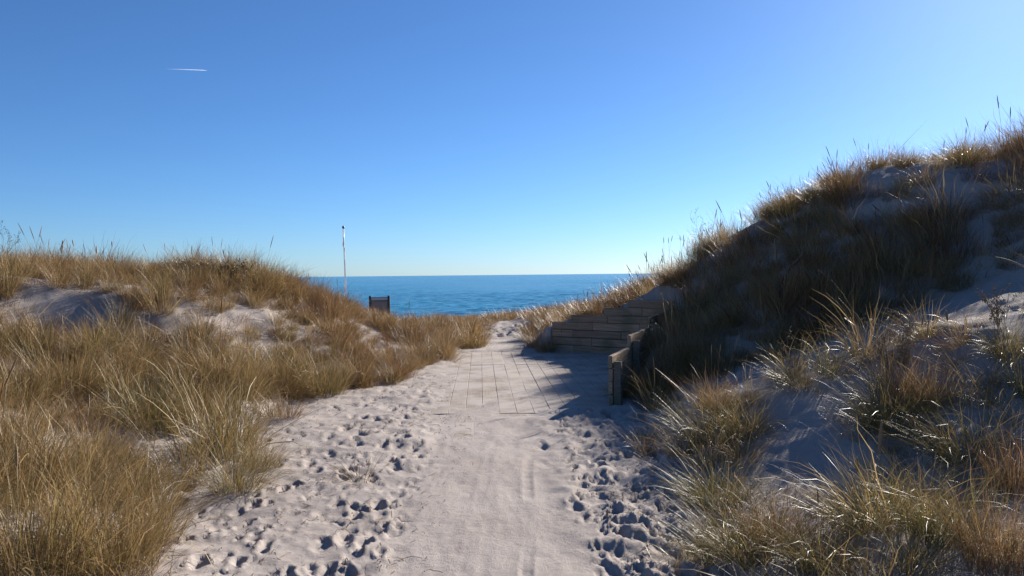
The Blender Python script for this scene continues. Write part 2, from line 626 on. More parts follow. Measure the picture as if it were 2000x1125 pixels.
def terrain(x, y, detail=True):
    z = tps(x, y)
    le = np.interp(y, LE_Y, LE_X)
    re = np.interp(y, RE_Y, RE_X)
    # the trodden corridor lies flat
    cx = np.maximum(le + 0.55 - x, 0) + np.maximum(x - (re - 0.35), 0)
    m = (1 - sstep(0.0, np.where(x > 0, np.where(y > 15.7, 0.6, 0.9), np.where(y < 13, 1.7, 0.9)), cx)) * (1 - sstep(22, 26, y))
    z = z * (1 - m) + 0.012 * m
    # loose relief on the open dune
    away = sstep(0.2, 1.6, cx)
    far = 1 - sstep(35, 60, y)
    z = z + away * far * (0.10 * fbm(x * 0.55 + 3, y * 0.55, 3, 5) + 0.028 * fbm(x * 2.3, y * 2.3, 3, 9))
    # deck: sand lies under the boards, drifts over them at the edges and nearer than the joint
    u = x - DK * y                                  # offset across the boards
    dl, dr = -0.66, 5.0
    on = sstep(dl - 0.10, dl + 0.22, u + 0.10 * vnoise(x * 1.7, y * 1.7, 31))
    near_r = 1 - sstep(0.62, 0.80, u + 0.08 * vnoise(x * 2, y * 2, 33))
    deckmid = sstep(8.2, 8.55, y) * (1 - sstep(15.55, 15.7, y)) * on
    right_open = np.where(y < 9.0, near_r + (1 - near_r) * sstep(8.6, 9.0, y), 1.0)
    deckmid = deckmid * right_open
    dnw = (x - NW0[0]) * NN[0] + (y - NW0[1]) * NN[1]
    deckmid = np.where((dnw < 0.10) & (u < 1.9), deckmid, 0.0)
    deckend = sstep(15.9, 16.1, y + 0.1 * vnoise(x * 3, y, 40)) * (1 - sstep(18.4, 18.8, y + 0.3 * vnoise(x * 2, 0 * x, 41))) * sstep(-0.72, -0.55, u) * (1 - sstep(1.1, 1.3, u))
    decknear = (1 - sstep(8.2, 8.55, y)) * sstep(-0.62, -0.42, u) * (1 - sstep(0.42, 0.62, u))
    sandy = 0.030 + 0.024 + 0.016 * fbm(x * 1.1, y * 1.1, 3, 51) * (cx < 0.9)
    rec = recess(x, y, 0.16)
    z = np.where(m > 0.5, np.maximum(z, 0) * 0 + sandy, z)
    z = np.where((m <= 0.5) & (cx < 1.6), z + 0.030 * (1 - sstep(0.4, 1.6, cx)), z)
    z = np.where(rec, 0.012, z)
    thin_on = 0.0305 + 0.0052 * fbm(x * 6 + 9, y * 2.2, 5, 61) + 0.0072 + 0.0012 * fbm(x * 9, y * 0.6, 2, 63)
    z = z * (1 - decknear) + thin_on * decknear
    hide = np.maximum(np.where(rec, 1.0, deckmid), deckend)
    z = z * (1 - hide) + (0.0276 + 0.010 * np.clip(fbm(x * 1.8, y * 0.7, 4, 99) - 0.05 - 0.25 * np.clip(u, -1, 1), -0.5, 0.95)) * hide
    if detail:
        soft = (1 - hide) * (1 - 0.85 * decknear)
        z = z + soft * (0.007 * fbm(x * 6, y * 6, 4, 71) + 0.012 * fbm(x * 2.2, y * 2.2, 2, 75) + 0.016 * (0.35 - np.abs(fbm(x * 3.4, y * 4.4, 3, 78)))) * (y < 26)
        churn = soft * sstep(0.42, 0.62, x) * (1 - sstep(8.4, 8.9, y)) * (1 - sstep(0.3, 1.2, cx))
        z = z + churn * 0.036 * (np.abs(fbm(x * 4.2, y * 4.2, 3, 77)) - 0.3)
        # lumpy churned sand beyond the last boards
        lump = sstep(18.6, 19.2, y) * (1 - sstep(24, 26, y)) * (1 - sstep(0, 0.6, cx))
        z = z + lump * 0.075 * np.abs(fbm(x * 5.0, y * 4.0, 3, 81))
        rub = (1 - hide) * sstep(15.5, 16.0, y) * (1 - sstep(17.5, 18, y)) * sstep(0.3, 0.6, x)
        z = z + rub * 0.05 * np.abs(fbm(x * 5.0, y * 5.0, 3, 83))
        xf, yf, zf = x.ravel(), y.ravel(), z.ravel().copy()
        sf = np.broadcast_to(soft, z.shape).ravel()
        order = np.argsort(yf)
        ys = yf[order]
        for fx, fy, fa, fs, fd in feet:
            i0, i1 = np.searchsorted(ys, [fy - 0.4, fy + 0.4])
            idx = order[i0:i1]
            idx = idx[np.abs(xf[idx] - fx) < 0.4]
            if not len(idx):
                continue
            dx, dy = xf[idx] - fx, yf[idx] - fy
            al = (dx * math.sin(fa) + dy * math.cos(fa)) / fs
            ac = (dx * math.cos(fa) - dy * math.sin(fa)) / fs
            nz = 0.30 * vnoise(dx * 13 + fx * 9, dy * 13, 91) + 0.16 * vnoise(dx * 37 + fx * 5, dy * 37, 92)
            sole = np.hypot((al - 0.045) / 0.095, ac / 0.054)
            heel = np.hypot((al + 0.090) / 0.050, ac / 0.042)
            r = np.minimum(sole, heel) + nz
            toe = np.clip(al / 0.14, -1, 1)
            dent = -(1 - sstep(0.35, 1.10, r)) * (1 + 0.30 * toe) + (0.30 + 0.35 * nz) * np.exp(-((r - 1.32) / 0.26) ** 2) * (1.2 - 0.7 * toe)
            zf[idx] += fd * dent * sf[idx]
        z = zf.reshape(z.shape)
        # narrow tyre track right of the boards
        tx = np.interp(y, [2, 4.1, 5.0, 6.0, 7.0, 7.6], [-0.02, 0.0, 0.03, 0.07, 0.14, 0.25])
        d = np.abs(x - tx - 0.02 * np.sin(y * 1.7) - 0.05)
        tr = (1 - sstep(0.024, 0.036, d)) * (y < 7.3) * (y > 1)
        rim = np.exp(-((d - 0.046) / 0.012) ** 2) * (y < 7.3) * (y > 1)
        fade = np.clip(0.6 + 0.8 * vnoise(x * 0.1, y * 1.6, 95), 0, 1)
        z = z - fade * (tr * (0.006 + 0.003 * np.sin(y * 210)) - rim * 0.003)
        td = np.abs(x + 0.34 - 0.02 * y)
        z = z + np.exp(-((td - 0.05) / 0.015) ** 2) * 0.0018 * (y < 7) * (y > 1)
    return z


def build_terrain():
    na, nr = 760, 640
    az = np.linspace(R(-62), R(62), na)
    rr = np.concatenate([[0.02, 0.5, 1.0, 1.5], np.geomspace(2.0, 120.0, nr - 4)])
    A, Q = np.meshgrid(az, rr)
    X, Y = Q * np.sin(A), Q * np.cos(A)
    Z = terrain(X, Y)
    V = np.stack([X, Y, Z], -1).reshape(-1, 3)
    i = np.arange(nr - 1)[:, None] * na + np.arange(na - 1)[None, :]
    F = np.stack([i, i + 1, i + na + 1, i + na], -1).reshape(-1, 4)[:, ::-1]
    me = mesh_np('dune_sand', V, F)
    me.polygons.foreach_set('use_smooth', np.ones(len(me.polygons), bool))
    # the rest of the ground, behind the camera
    o = link('dune_ground', me, M_SAND)
    tag(o, 'pale sand of the dunes with a trodden footprint strewn gap', 'sand', kind='structure')
    az2 = np.linspace(R(62), R(298), 90)
    rr2 = np.concatenate([[0.02], np.geomspace(1.0, 60.0, 60)])
    A, Q = np.meshgrid(az2, rr2)
    X, Y = Q * np.sin(A), Q * np.cos(A)
    Z = terrain(X, Y, False)
    V = np.stack([X, Y, Z], -1).reshape(-1, 3)
    n2 = len(az2)
    i = np.arange(len(rr2) - 1)[:, None] * n2 + np.arange(n2 - 1)[None, :]
    F = np.stack([i, i + 1, i + n2 + 1, i + n2], -1).reshape(-1, 4)[:, ::-1]
    me = mesh_np('dune_sand_behind', V, F)
    me.polygons.foreach_set('use_smooth', np.ones(len(me.polygons), bool))
    o = link('ground', me, M_SAND)
    tag(o, 'pale sand of the dunes behind the viewpoint', 'sand', kind='structure')


build_terrain()
_hc = {}


def ground_at(x, y):
    return float(terrain(np.array([float(x)]), np.array([float(y)]), False)[0])


def hit(px, py, y0=2.2, y1=60.0):
    """where the pixel's ray meets the dune ground"""
    ys = np.geomspace(y0, y1, 500)
    d = ray(px, py)
    t = ys / d[1]
    x, z = d[0] * t, EYE + d[2] * t
    g = terrain(x, ys, False)
    below = np.nonzero(z < g)[0]
    k = below[0] if len(below) else len(ys) - 1
    return np.array([x[k], ys[k], g[k]])


# ------------------------------------------------------------------ sea
def build_sea():
    """rippled water: real waves near the shore, fading into the far plain"""
    zs = -2.5
    na, nr = 560, 620
    az = np.concatenate([np.linspace(R(-80), R(-40), 40)[:-1], np.linspace(R(-40), R(40), na), np.linspace(R(40), R(80), 40)[1:]])
    rr = np.concatenate([np.geomspace(55.0, 700.0, nr), np.geomspace(720.0, 70000.0, 40)])
    A, Q = np.meshgrid(az, rr)
    X, Y = Q * np.sin(A), Q * np.cos(A)
    w = np.random.default_rng(17)
    Z = np.zeros_like(X)
    for i in range(26):
        lam = 1.3 * (9.0 / 1.3) ** w.random()
        th = R(200) + w.normal(0, 0.55)
        k = 2 * np.pi / lam
        ph = k * (X * math.sin(th) + Y * math.cos(th)) + w.random() * 6.28
        Z += lam * 0.0036 * (np.sin(ph) + 0.35 * np.sin(2 * ph + 0.6)) * (1 - sstep(70 * lam, 130 * lam, Q))
    Z *= 0.65 + 0.6 * fbm(X * 0.02, Y * 0.008, 3, 301)
    Z *= 1 - sstep(450, 690, Q)
    V = np.stack([X, Y, zs + Z], -1).reshape(-1, 3)
    n = len(az)
    i = np.arange(len(rr) - 1)[:, None] * n + np.arange(n - 1)[None, :]
    F = np.stack([i, i + 1, i + n + 1, i + n], -1).reshape(-1, 4)[:, ::-1]
    me = mesh_np('sea', V, F)
    me.polygons.foreach_set('use_smooth', np.ones(len(me.polygons), bool))
    o = link('sea', me, M_SEA)
    tag(o, 'calm blue sea reaching a sharp level horizon', 'sea', kind='structure')


build_sea()


# ------------------------------------------------------------------ boardwalk
def build_boardwalk():
    root = link('boardwalk', None)
    root.location = (0, 12, 0)
    tag(root, 'weathered boardwalk of long sand dusted planks between the dunes', 'boardwalk', kind='structure')
    ang = math.atan(DK)

    def limit(u):
        """largest y the board at offset u may reach before a wall, and the smallest"""
        ys = np.linspace(4.0, 16.5, 1251)
        xs = u + DK * ys
        db = (xs - BW0[0]) * BN[0] + (ys - BW0[1]) * BN[1]
        dn = (xs - NW0[0]) * NN[0] + (ys - NW0[1]) * NN[1]
        ok = (db < -0.03) | (xs < BW0[0] - 0.04)
        ok &= (dn < -0.05) | (ys < NW0[1] - 0.02)
        return ys, ok

    k = 0
    prng = random.Random(5)
    for sec, (ya, yb) in enumerate([(0.4, 3.93), (3.945, 8.645), (8.66, 13.35), (13.36, 15.63)]):
        u0, u1 = (-0.48, 0.48) if sec < 2 else (-0.98, 3.4)
        w = 0.197
        u = u0
        while u < u1:
            uc = u + w / 2
            u += w
            lo, hi = ya, yb
            for du in (-w / 2, w / 2):
                ys, ok = limit(uc + du)
                sel = ok & (ys >= ya) & (ys <= yb)
                if sec >= 2:
                    if not sel.any():
                        lo, hi = 1, 0
                        break
                    # longest run
                    idx = np.nonzero(sel)[0]
                    runs = np.split(idx, np.nonzero(np.diff(idx) > 1)[0] + 1)
                    best = max(runs, key=len)
                    lo, hi = max(lo, ys[best[0]]), min(hi, ys[best[-1]])
            if hi - lo < 0.35:
                continue
            ln = (hi - lo) / math.cos(ang) - 0.006 - prng.uniform(0, 0.006)
            bm = bmesh.new()
            box_bm(bm, -ln / 2, ln / 2, -w / 2 + 0.0025, w / 2 - 0.0025, -0.02, 0.0, 0.003)
            yc = (lo + hi) / 2
            me = bm_mesh('plank', bm)
            o = link('plank', me, M_DECK, root)
            o.location = (uc + DK * yc, yc - 12, 0.032 + prng.uniform(-0.0035, 0.0035))
            o.rotation_euler = (prng.uniform(-.002, .002), 0, math.pi / 2 - ang)
            k += 1
    # the last section, slightly turned, narrower boards
    a2 = 0.055
    n = 13
    for i in range(n):
        w = 0.145
        uc = -0.62 + i * w
        ln = 2.9 - prng.uniform(0, 0.02)
        bm = bmesh.new()
        box_bm(bm, -ln / 2, ln / 2, -w / 2 + 0.004, w / 2 - 0.004, -0.02, 0.0, 0.003)
        o = link('plank', bm_mesh('plank', bm), M_DECK, root)
        yc = 17.12
        o.location = (uc - 0.33 + 0.05, yc - 12, 0.034 + prng.uniform(-0.0025, 0.0025))
        o.rotation_euler = (0, 0, math.pi / 2 - a2)


build_boardwalk()


# ------------------------------------------------------------------ timber retaining walls
M_POST = mat_wood('post_timber', (0.12, 0.095, 0.075), (0.27, 0.22, 0.17), algae=True)


def wall_thing(name, label, origin, d, nrm, length, rows, posts, thick, seed):
    root = link(name, None, loc=(origin[0], origin[1], 0.0))
    a = math.atan2(d[1], d[0])
    root.rotation_euler = (0, 0, a)
    tag(root, label, 'retaining wall', 'timber retaining walls of the recess', 'thing')
    side = 1 if (-math.sin(a) * nrm[0] + math.cos(a) * nrm[1]) > 0 else -1
    pr = random.Random(seed)
    for r, (s0, joints, s1) in enumerate(rows):
        cuts = [s0] + joints + [s1]
        for p, q in zip(cuts[:-1], cuts[1:]):
            bm = bmesh.new()
            ln = q - p - 0.006
            dp = pr.uniform(-0.003, 0.003)
            box_bm(bm, -ln / 2, ln / 2, -thick / 2, thick / 2, 0.0, ROW - 0.010, 0.006)
            o = link('board', bm_mesh('board', bm), M_WALL, root)
            o.location = ((p + q) / 2, side * (thick / 2) + dp, 0.002 + r * ROW + (r > 0) * 0.0)
            o.rotation_euler = (0, pr.uniform(-.002, .002), 0)
    for s, h in posts:
        bm = bmesh.new()
        box_bm(bm, -0.045, 0.045, -0.045, 0.045, -0.35, h, 0.006)
        o = link('post', bm_mesh('post', bm), M_POST, root)
        o.location = (s, side * (thick + 0.052), 0)
    return root


wall_thing('timber_wall', 'stepped weathered board wall facing the path at far end of recess', BW0, BWD, BN, BWL,
           [(0.0, [0.52, 1.9], 2.64), (0.0, [0.94, 2.1], 2.64), (0.0, [0.50, 1.6], 2.64), (0.0, [0.96, 2.0], 2.64),
            (0.46, [1.30], 2.64), (1.22, [2.05], 2.64), (1.75, [], 2.64)],
           [(0.12, 0.57), (0.98, 0.72), (1.9, 0.88), (2.5, 1.02)], 0.05, 3)
wall_thing('timber_wall', 'nearer board wall stepping up away from the viewer, grass against its outer side', NW0, NWD, NN, NWL,
           [(0.0, [1.2, 3.1], 5.36), (0.0, [2.2, 4.0], 5.36), (0.0, [1.25, 3.4], 5.36), (0.0, [2.3, 4.1], 5.36),
            (1.14, [3.3], 5.36), (2.62, [4.2], 5.36), (4.6, [], 5.36)],
           [(0.06, 0.55), (1.25, 0.70), (2.68, 0.84), (4.1, 0.86)], 0.05, 4)


# ------------------------------------------------------------------ flagpole and notice board
def build_flagpole():
    Y = 45.0
    b = at(669, 592, Y)
    top = at(664, 447, Y)
    bx, by = b[0] + 0.25, Y
    bz = ground_at(bx, by)
    root = link('flagpole', None, loc=(bx, by, bz))
    root.rotation_euler = (0, R(-1.3), 0)
    tag(root, 'slim white flagpole without a flag standing beyond the dune grass', 'flagpole')
    H = top[2] - bz
    white = mat_plain('white_pole_paint', (0.82, 0.82, 0.81), 0.35, 0, 0.04, 3)
    dark = mat_plain('dark_finial', (0.03, 0.03, 0.035), 0.4)
    rope = mat_plain('halyard_rope', (0.55, 0.55, 0.56), 0.8)
    bm = bmesh.new()
    n = 8
    tube_bm(bm, [(0, 0, -0.3 + (H + 0.3) * i / n) for i in range(n + 1)], [0.060 - 0.028 * i / n for i in range(n + 1)], 12)
    link('pole', bm_mesh('pole', bm, True), white, root)
    bm = bmesh.new()
    prof = [(0.0, 0.02), (0.03, 0.06), (0.09, 0.085), (0.15, 0.06), (0.18, 0.015)]
    tube_bm(bm, [(0, 0, H + z) for z, r in prof], [r for z, r in prof], 12)
    link('finial', bm_mesh('finial', bm, True), dark, root)
    bm = bmesh.new()
    tube_bm(bm, [(-0.01, -0.05, H - 0.05), (-0.02, -0.06, H - 0.7), (-0.04, -0.06, H - 0.95), (0.05, -0.06, H - 1.18), (0.03, -0.06, H - 1.4), (0.06, -0.06, H * 0.5), (0.05, -0.06, 1.2)],
            [0.014, 0.014, 0.034, 0.034, 0.014, 0.012, 0.012], 6)
    link('halyard', bm_mesh('halyard', bm, True), rope, root)
    bm = bmesh.new()
    box_bm(bm, -0.015, 0.015, -0.10, -0.04, 1.08, 1.30, 0.004)
    link('cleat', bm_mesh('cleat', bm), dark, root)


build_flagpole()


def build_board():
    Y = 31.0
    a, b = at(723.5, 579, Y), at(759.5, 578, Y)
    cx = (a[0] + b[0]) / 2
    gz = ground_at(cx, Y)
    W = b[0] - a[0]
    H = (a[2] + b[2]) / 2 - gz
    root = link('notice_board', None, loc=(cx, Y, gz))
    root.rotation_euler = (0, R(-0.5), R(4))
    tag(root, 'back of a dark framed notice board on two posts against the sea', 'notice board')
    post = mat_plain('dark_post', (0.025, 0.024, 0.026), 0.6, 0, 0.2, 20)
    grey = mat_plain('grey_panel', (0.17, 0.155, 0.15), 0.55, 0, 0.1, 6)
    pale = mat_plain('pale_panel', (0.36, 0.37, 0.38), 0.4, 0, 0.08, 6)
    for s in (-1, 1):
        bm = bmesh.new()
        box_bm(bm, -0.045, 0.045, -0.045, 0.045, -0.3, H + 0.02, 0.006)
        link('post', bm_mesh('post', bm), post, root, (s * W / 2, 0, 0))
    for z, h in ((H - 0.05, 0.022), (H - 0.185, 0.04)):
        bm = bmesh.new()
        box_bm(bm, -W / 2 + 0.047, W / 2 - 0.047, -0.02, 0.02, z - h / 2, z + h / 2, 0.003)
        link('rail', bm_mesh('rail', bm), post, root)
    bm = bmesh.new()
    box_bm(bm, -W / 2 + 0.048, W / 2 - 0.048, -0.008, 0.008, H - 0.163, H - 0.063)
    link('panel', bm_mesh('panel', bm), pale, root)
    bm = bmesh.new()
    box_bm(bm, -W / 2 + 0.048, W / 2 - 0.048, -0.012, 0.012, H - 1.0, H - 0.207)
    link('panel', bm_mesh('panel', bm), grey, root)


build_board()


# ------------------------------------------------------------------ contrail
def build_contrail():
    Y = 34000.0
    a, b = at(318, 134.6, Y), at(405, 137.6, Y * 0.985)
    n = 24
    bm = bmesh.new()
    pts, rads = [], []
    for i in range(n + 1):
        u = i / n
        p = a + (b - a) * u + np.array([0, 0, 1.0]) * (math.sin(u * 3.1) * 8)
        pts.append(tuple(p))
        rads.append((11 + 10 * (1 - u)) * (1.0 if u < 0.93 else max(0.15, (1 - u) / 0.07)))
    tube_bm(bm, pts, rads, 8)
    me = bm_mesh('contrail', bm, True)
    at_ = me.attributes.new('along', 'FLOAT', 'POINT')
    co = np.empty(len(me.vertices) * 3, np.float32)
    me.vertices.foreach_get('co', co)
    co = co.reshape(-1, 3)
    at_.data.foreach_set('value', np.clip((co[:, 0] - a[0]) / (b[0] - a[0]), 0, 1).astype(np.float32))
    o = link('contrail', me, mat_contrail())
    tag(o, 'short thin white aircraft trail in the blue sky', 'contrail')


build_contrail()


# ------------------------------------------------------------------ marram grass
def tuft_mesh(name, n, radius, lens, tilt, curl, width, seg=5, lean=(0, 0), seed=0, clump=0.5, stalks=0, spread=0.7, flop=0.0):
    """one tussock: n ribbon leaves rooted in a disc, fanning outwards and arching over"""
    r = np.random.default_rng(seed)
    rad = radius * r.random(n) ** clump
    ph = r.random(n) * 2 * np.pi
    bx, by = rad * np.cos(ph), rad * np.sin(ph)
    az = ph + r.normal(0, spread, n)
    ln = r.uniform(*lens, n) * (1 - 0.25 * rad / max(radius, 1e-3)) * r.choice([1, 1, 1, 0.75, 0.55], n)
    th0 = r.uniform(*tilt, n) * (0.35 + 0.65 * rad / max(radius, 1e-3))
    cu = np.abs(r.normal(0, 1, n)) * curl + 0.04
    if flop:
        fl = r.random(n) < flop
        cu = np.where(fl, cu + r.uniform(0.9, 1.9, n), cu)
    wd = width * r.uniform(0.6, 1.25, n)
    stray = r.random(n) < 0.09
    wd = np.where(stray, wd * 1.45, wd)
    ln = np.where(stray, ln * r.uniform(1.0, 1.35, n), ln)
    th0 = np.where(stray, th0 + r.uniform(0, 0.45, n), th0)
    cu = np.where(stray, cu + r.uniform(0, 0.5, n), cu)
    # leaves lean with the wind: tilt the azimuth towards the lean vector
    dx = np.cos(az) * np.sin(th0 + 0.12) + lean[0] * r.uniform(0.3, 1.2, n)
    dy = np.sin(az) * np.sin(th0 + 0.12) + lean[1] * r.uniform(0.3, 1.2, n)
    az = np.arctan2(dy, dx)
    th0 = np.clip(np.hypot(dx, dy), 0, 1.35)
    hx, hy = np.cos(az), np.sin(az)
    tw = r.uniform(-1.2, 1.2, n)
    sx, sy, sz = -hy * np.cos(tw), hx * np.cos(tw), np.sin(tw) * 0.8
    P = np.zeros((n, seg + 1, 3))
    P[:, 0] = np.stack([bx, by, np.full(n, -0.04)], -1)
    wig = r.normal(0, 0.13, (n, seg))
    for k in range(seg):
        u = (k + 0.5) / seg
        th = th0 + cu * u ** 1.6
        st = ln / seg
        w = wig[:, k]
        P[:, k + 1, 0] = P[:, k, 0] + st * (np.sin(th) * hx - w * hy)
        P[:, k + 1, 1] = P[:, k, 1] + st * (np.sin(th) * hy + w * hx)
        P[:, k + 1, 2] = P[:, k, 2] + st * np.cos(th)
    us = np.linspace(0, 1, seg + 1)
    prof = np.array([0.75 + 0.5 * u if u < 0.4 else max(0.10, 0.95 * (1 - ((u - 0.4) / 0.62) ** 1.6)) for u in us])
    hw = wd[:, None] * prof[None, :] / 2
    side = np.stack([sx, sy, sz], -1)[:, None, :]
    Lf = P - side * hw[..., None]
    Rt = P + side * hw[..., None]
    V = np.stack([Lf, Rt], 2).reshape(-1, 3)          # n, seg+1, 2
    base = np.arange(n)[:, None] * (seg + 1) * 2 + np.arange(seg)[None, :] * 2
    F = np.stack([base, base + 1, base + 3, base + 2], -1).reshape(-1, 4)
    hue = np.repeat(np.where(stray, r.uniform(0.45, 0.62, n), r.random(n)), (seg + 1) * 2)
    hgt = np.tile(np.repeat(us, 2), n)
    br = np.repeat(np.where(stray, r.uniform(0.6, 1.05, n), r.random(n)), (seg + 1) * 2)
    VV, FF, CC = [V], [F], [np.stack([hue, hgt, br], -1)]
    off = len(V)
    for s in range(stalks):
        h = lens[1] * r.uniform(0.80, 1.08)
        a0 = r.random() * 6.28
        b0 = np.array([math.cos(a0), math.sin(a0)]) * radius * r.random() * 0.6
        ld = np.array([math.cos(a0), math.sin(a0)]) * r.uniform(0.05, 0.28) + np.array(lean) * 0.6
        prof_s = [(0, .0016), (.4, .0016), (.76, .0014), (.78, .004), (.86, .0062), (.95, .0045), (1.0, .0008)]
        vs = []
        for (u, w) in prof_s:
            c = np.array([b0[0] + ld[0] * h * u ** 1.5, b0[1] + ld[1] * h * u ** 1.5, h * u])
            for q in range(4):
                vs.append(c + np.array([math.cos(q * 1.571), math.sin(q * 1.571), 0]) * w)
        fs = []
        for i in range(len(prof_s) - 1):
            for q in range(4):
                fs.append((off + i * 4 + q, off + i * 4 + (q + 1) % 4, off + i * 4 + 4 + (q + 1) % 4, off + i * 4 + 4 + q))
        VV.append(np.array(vs))
        FF.append(np.array(fs))
        CC.append(np.tile([[0.75, 0.6, 0.3 + 0.4 * r.random()]], (len(vs), 1)))
        off += len(vs)
    V, F, Cc = np.concatenate(VV), np.concatenate(FF), np.concatenate(CC)
    me = mesh_np(name, V, F)
    ca = me.color_attributes.new('blade', 'FLOAT_COLOR', 'POINT')
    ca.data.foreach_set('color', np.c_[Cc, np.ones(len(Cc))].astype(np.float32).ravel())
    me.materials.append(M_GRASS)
    return me


PROTO = {}


def protos(kind, count, **kw):
    col = bpy.data.collections.new('tuft_' + kind)
    for i in range(count):
        k2 = dict(kw)
        if i % 3 or (kind == 'upright' and i):
            k2['stalks'] = 0
        me = tuft_mesh('tuft_' + kind, seed=hash_seed(kind, i), **k2)
        o = bpy.data.objects.new('tuft_%s_%02d' % (kind, i), me)
        col.objects.link(o)
    PROTO[kind] = (col, count)


def hash_seed(kind, i):
    return sum(ord(c) * (k + 3) for k, c in enumerate(kind)) * 17 + i * 7919


protos('upright', 8, n=230, radius=0.15, lens=(0.32, 0.82), tilt=(0.05, 0.62), curl=0.5, width=0.0050, lean=(0.03, 0), stalks=1, flop=0.05)
protos('arching', 6, n=220, radius=0.15, lens=(0.40, 0.85), tilt=(0.2, 0.95), curl=0.75, width=0.0048, lean=(-0.02, 0), flop=0.15)
protos('fine', 6, n=300, radius=0.22, lens=(0.25, 0.62), tilt=(0.05, 0.5), curl=0.35, width=0.0036, lean=(-0.02, 0), stalks=2)
protos('low', 5, n=90, radius=0.14, lens=(0.12, 0.40), tilt=(0.2, 1.1), curl=0.7, width=0.0040, flop=0.2)
protos('thatch', 4, n=130, radius=0.24, lens=(0.15, 0.50), tilt=(0.9, 1.5), curl=0.3, width=0.0045, flop=0.0)
protos('far', 5, n=260, radius=0.30, lens=(0.22, 0.55), tilt=(0.05, 0.7), curl=0.4, width=0.0085, seg=3, lean=(0.02, 0), stalks=0)


def grass_nodes(name, col):
    ng = bpy.data.node_groups.new(name, 'GeometryNodeTree')
    ng.interface.new_socket('Geometry', in_out='INPUT', socket_type='NodeSocketGeometry')
    ng.interface.new_socket('Geometry', in_out='OUTPUT', socket_type='NodeSocketGeometry')
    nn = ng.nodes
    gi = nn.new('NodeGroupInput')
    go = nn.new('NodeGroupOutput')
    ci = nn.new('GeometryNodeCollectionInfo')
    ci.inputs['Collection'].default_value = col
    ci.inputs['Separate Children'].default_value = True
    ci.inputs['Reset Children'].default_value = True
    ip = nn.new('GeometryNodeInstanceOnPoints')
    ip.inputs['Pick Instance'].default_value = True

    def na(nm, t):
        a = nn.new('GeometryNodeInputNamedAttribute')
        a.data_type = t
        a.inputs['Name'].default_value = nm
        return a.outputs['Attribute']
    Lk = ng.links.new
    Lk(gi.outputs[0], ip.inputs['Points'])
    Lk(ci.outputs[0], ip.inputs['Instance'])
    Lk(na('idx', 'INT'), ip.inputs['Instance Index'])
    Lk(na('rot', 'FLOAT_VECTOR'), ip.inputs['Rotation'])
    Lk(na('scl', 'FLOAT_VECTOR'), ip.inputs['Scale'])
    Lk(ip.outputs[0], go.inputs[0])
    return ng


def grass_stuff(name, label, kind, pts, rotz, tilt, scl, tone):
    col, cnt = PROTO[kind]
    n = len(pts)
    me = bpy.data.meshes.new(name)
    me.vertices.add(n)
    me.vertices.foreach_set('co', np.asarray(pts, np.float32).ravel())

    def att(nm, typ, key, v):
        a = me.attributes.new(nm, typ, 'POINT')
        a.data.foreach_set(key, np.asarray(v).ravel())
    att('idx', 'INT', 'value', rng.integers(0, cnt, n).astype(np.int32))
    att('rot', 'FLOAT_VECTOR', 'vector', np.c_[tilt, rotz].astype(np.float32))
    att('scl', 'FLOAT_VECTOR', 'vector', np.asarray(scl, np.float32))
    att('tone', 'FLOAT', 'value', np.asarray(tone, np.float32))
    me.materials.append(M_GRASS)
    o = link(name, me)
    md = o.modifiers.new('grass', 'NODES')
    md.node_group = grass_nodes(name, col)
    tag(o, label, 'grass', kind='stuff')
    return o


def jitter_grid(x0, x1, y0, y1, step):
    gx, gy = np.meshgrid(np.arange(x0, x1, step), np.arange(y0, y1, step))
    gx = gx.ravel() + rng.uniform(-.5, .5, gx.size) * step
    gy = gy.ravel() + rng.uniform(-.5, .5, gy.size) * step
    return gx, gy


BARE = [  # outlines of bare or thin ground in the photograph, and how much grass is left there
    ([(1285, 810), (1420, 735), (1560, 695), (1700, 645), (1850, 595), (2000, 520), (2100, 480), (2100, 600), (2000, 590), (1750, 668), (1560, 725), (1450, 757), (1330, 800)], 0.03),
    ([(1470, 780), (1660, 770), (1640, 860), (1500, 880)], 0.12),
    ([(1530, 910), (1720, 860), (1650, 970), (1530, 1010)], 0.12),
    ([(1640, 430), (1670, 300), (2000, 250), (2200, 220), (2200, 430), (1800, 420)], 0.30),
    ([(1420, 460), (1480, 425), (1500, 450), (1440, 480)], 0.1),
    ([(1330, 570), (1380, 545), (1370, 590), (1340, 600)], 0.15),
    ([(60, 560), (250, 572), (240, 612), (70, 612)], 0.22),
    ([(370, 595), (520, 640), (500, 690), (350, 660)], 0.30),
    ([(0, 600), (540, 620), (540, 700), (0, 700)], 0.34),
    ([(60, 850), (420, 850), (440, 900), (560, 880), (560, 1010), (480, 1130), (300, 1130), (340, 1000), (230, 900), (60, 890)], 0.12),
    ([(420, 780), (600, 780), (560, 860), (430, 860)], 0.4),
]


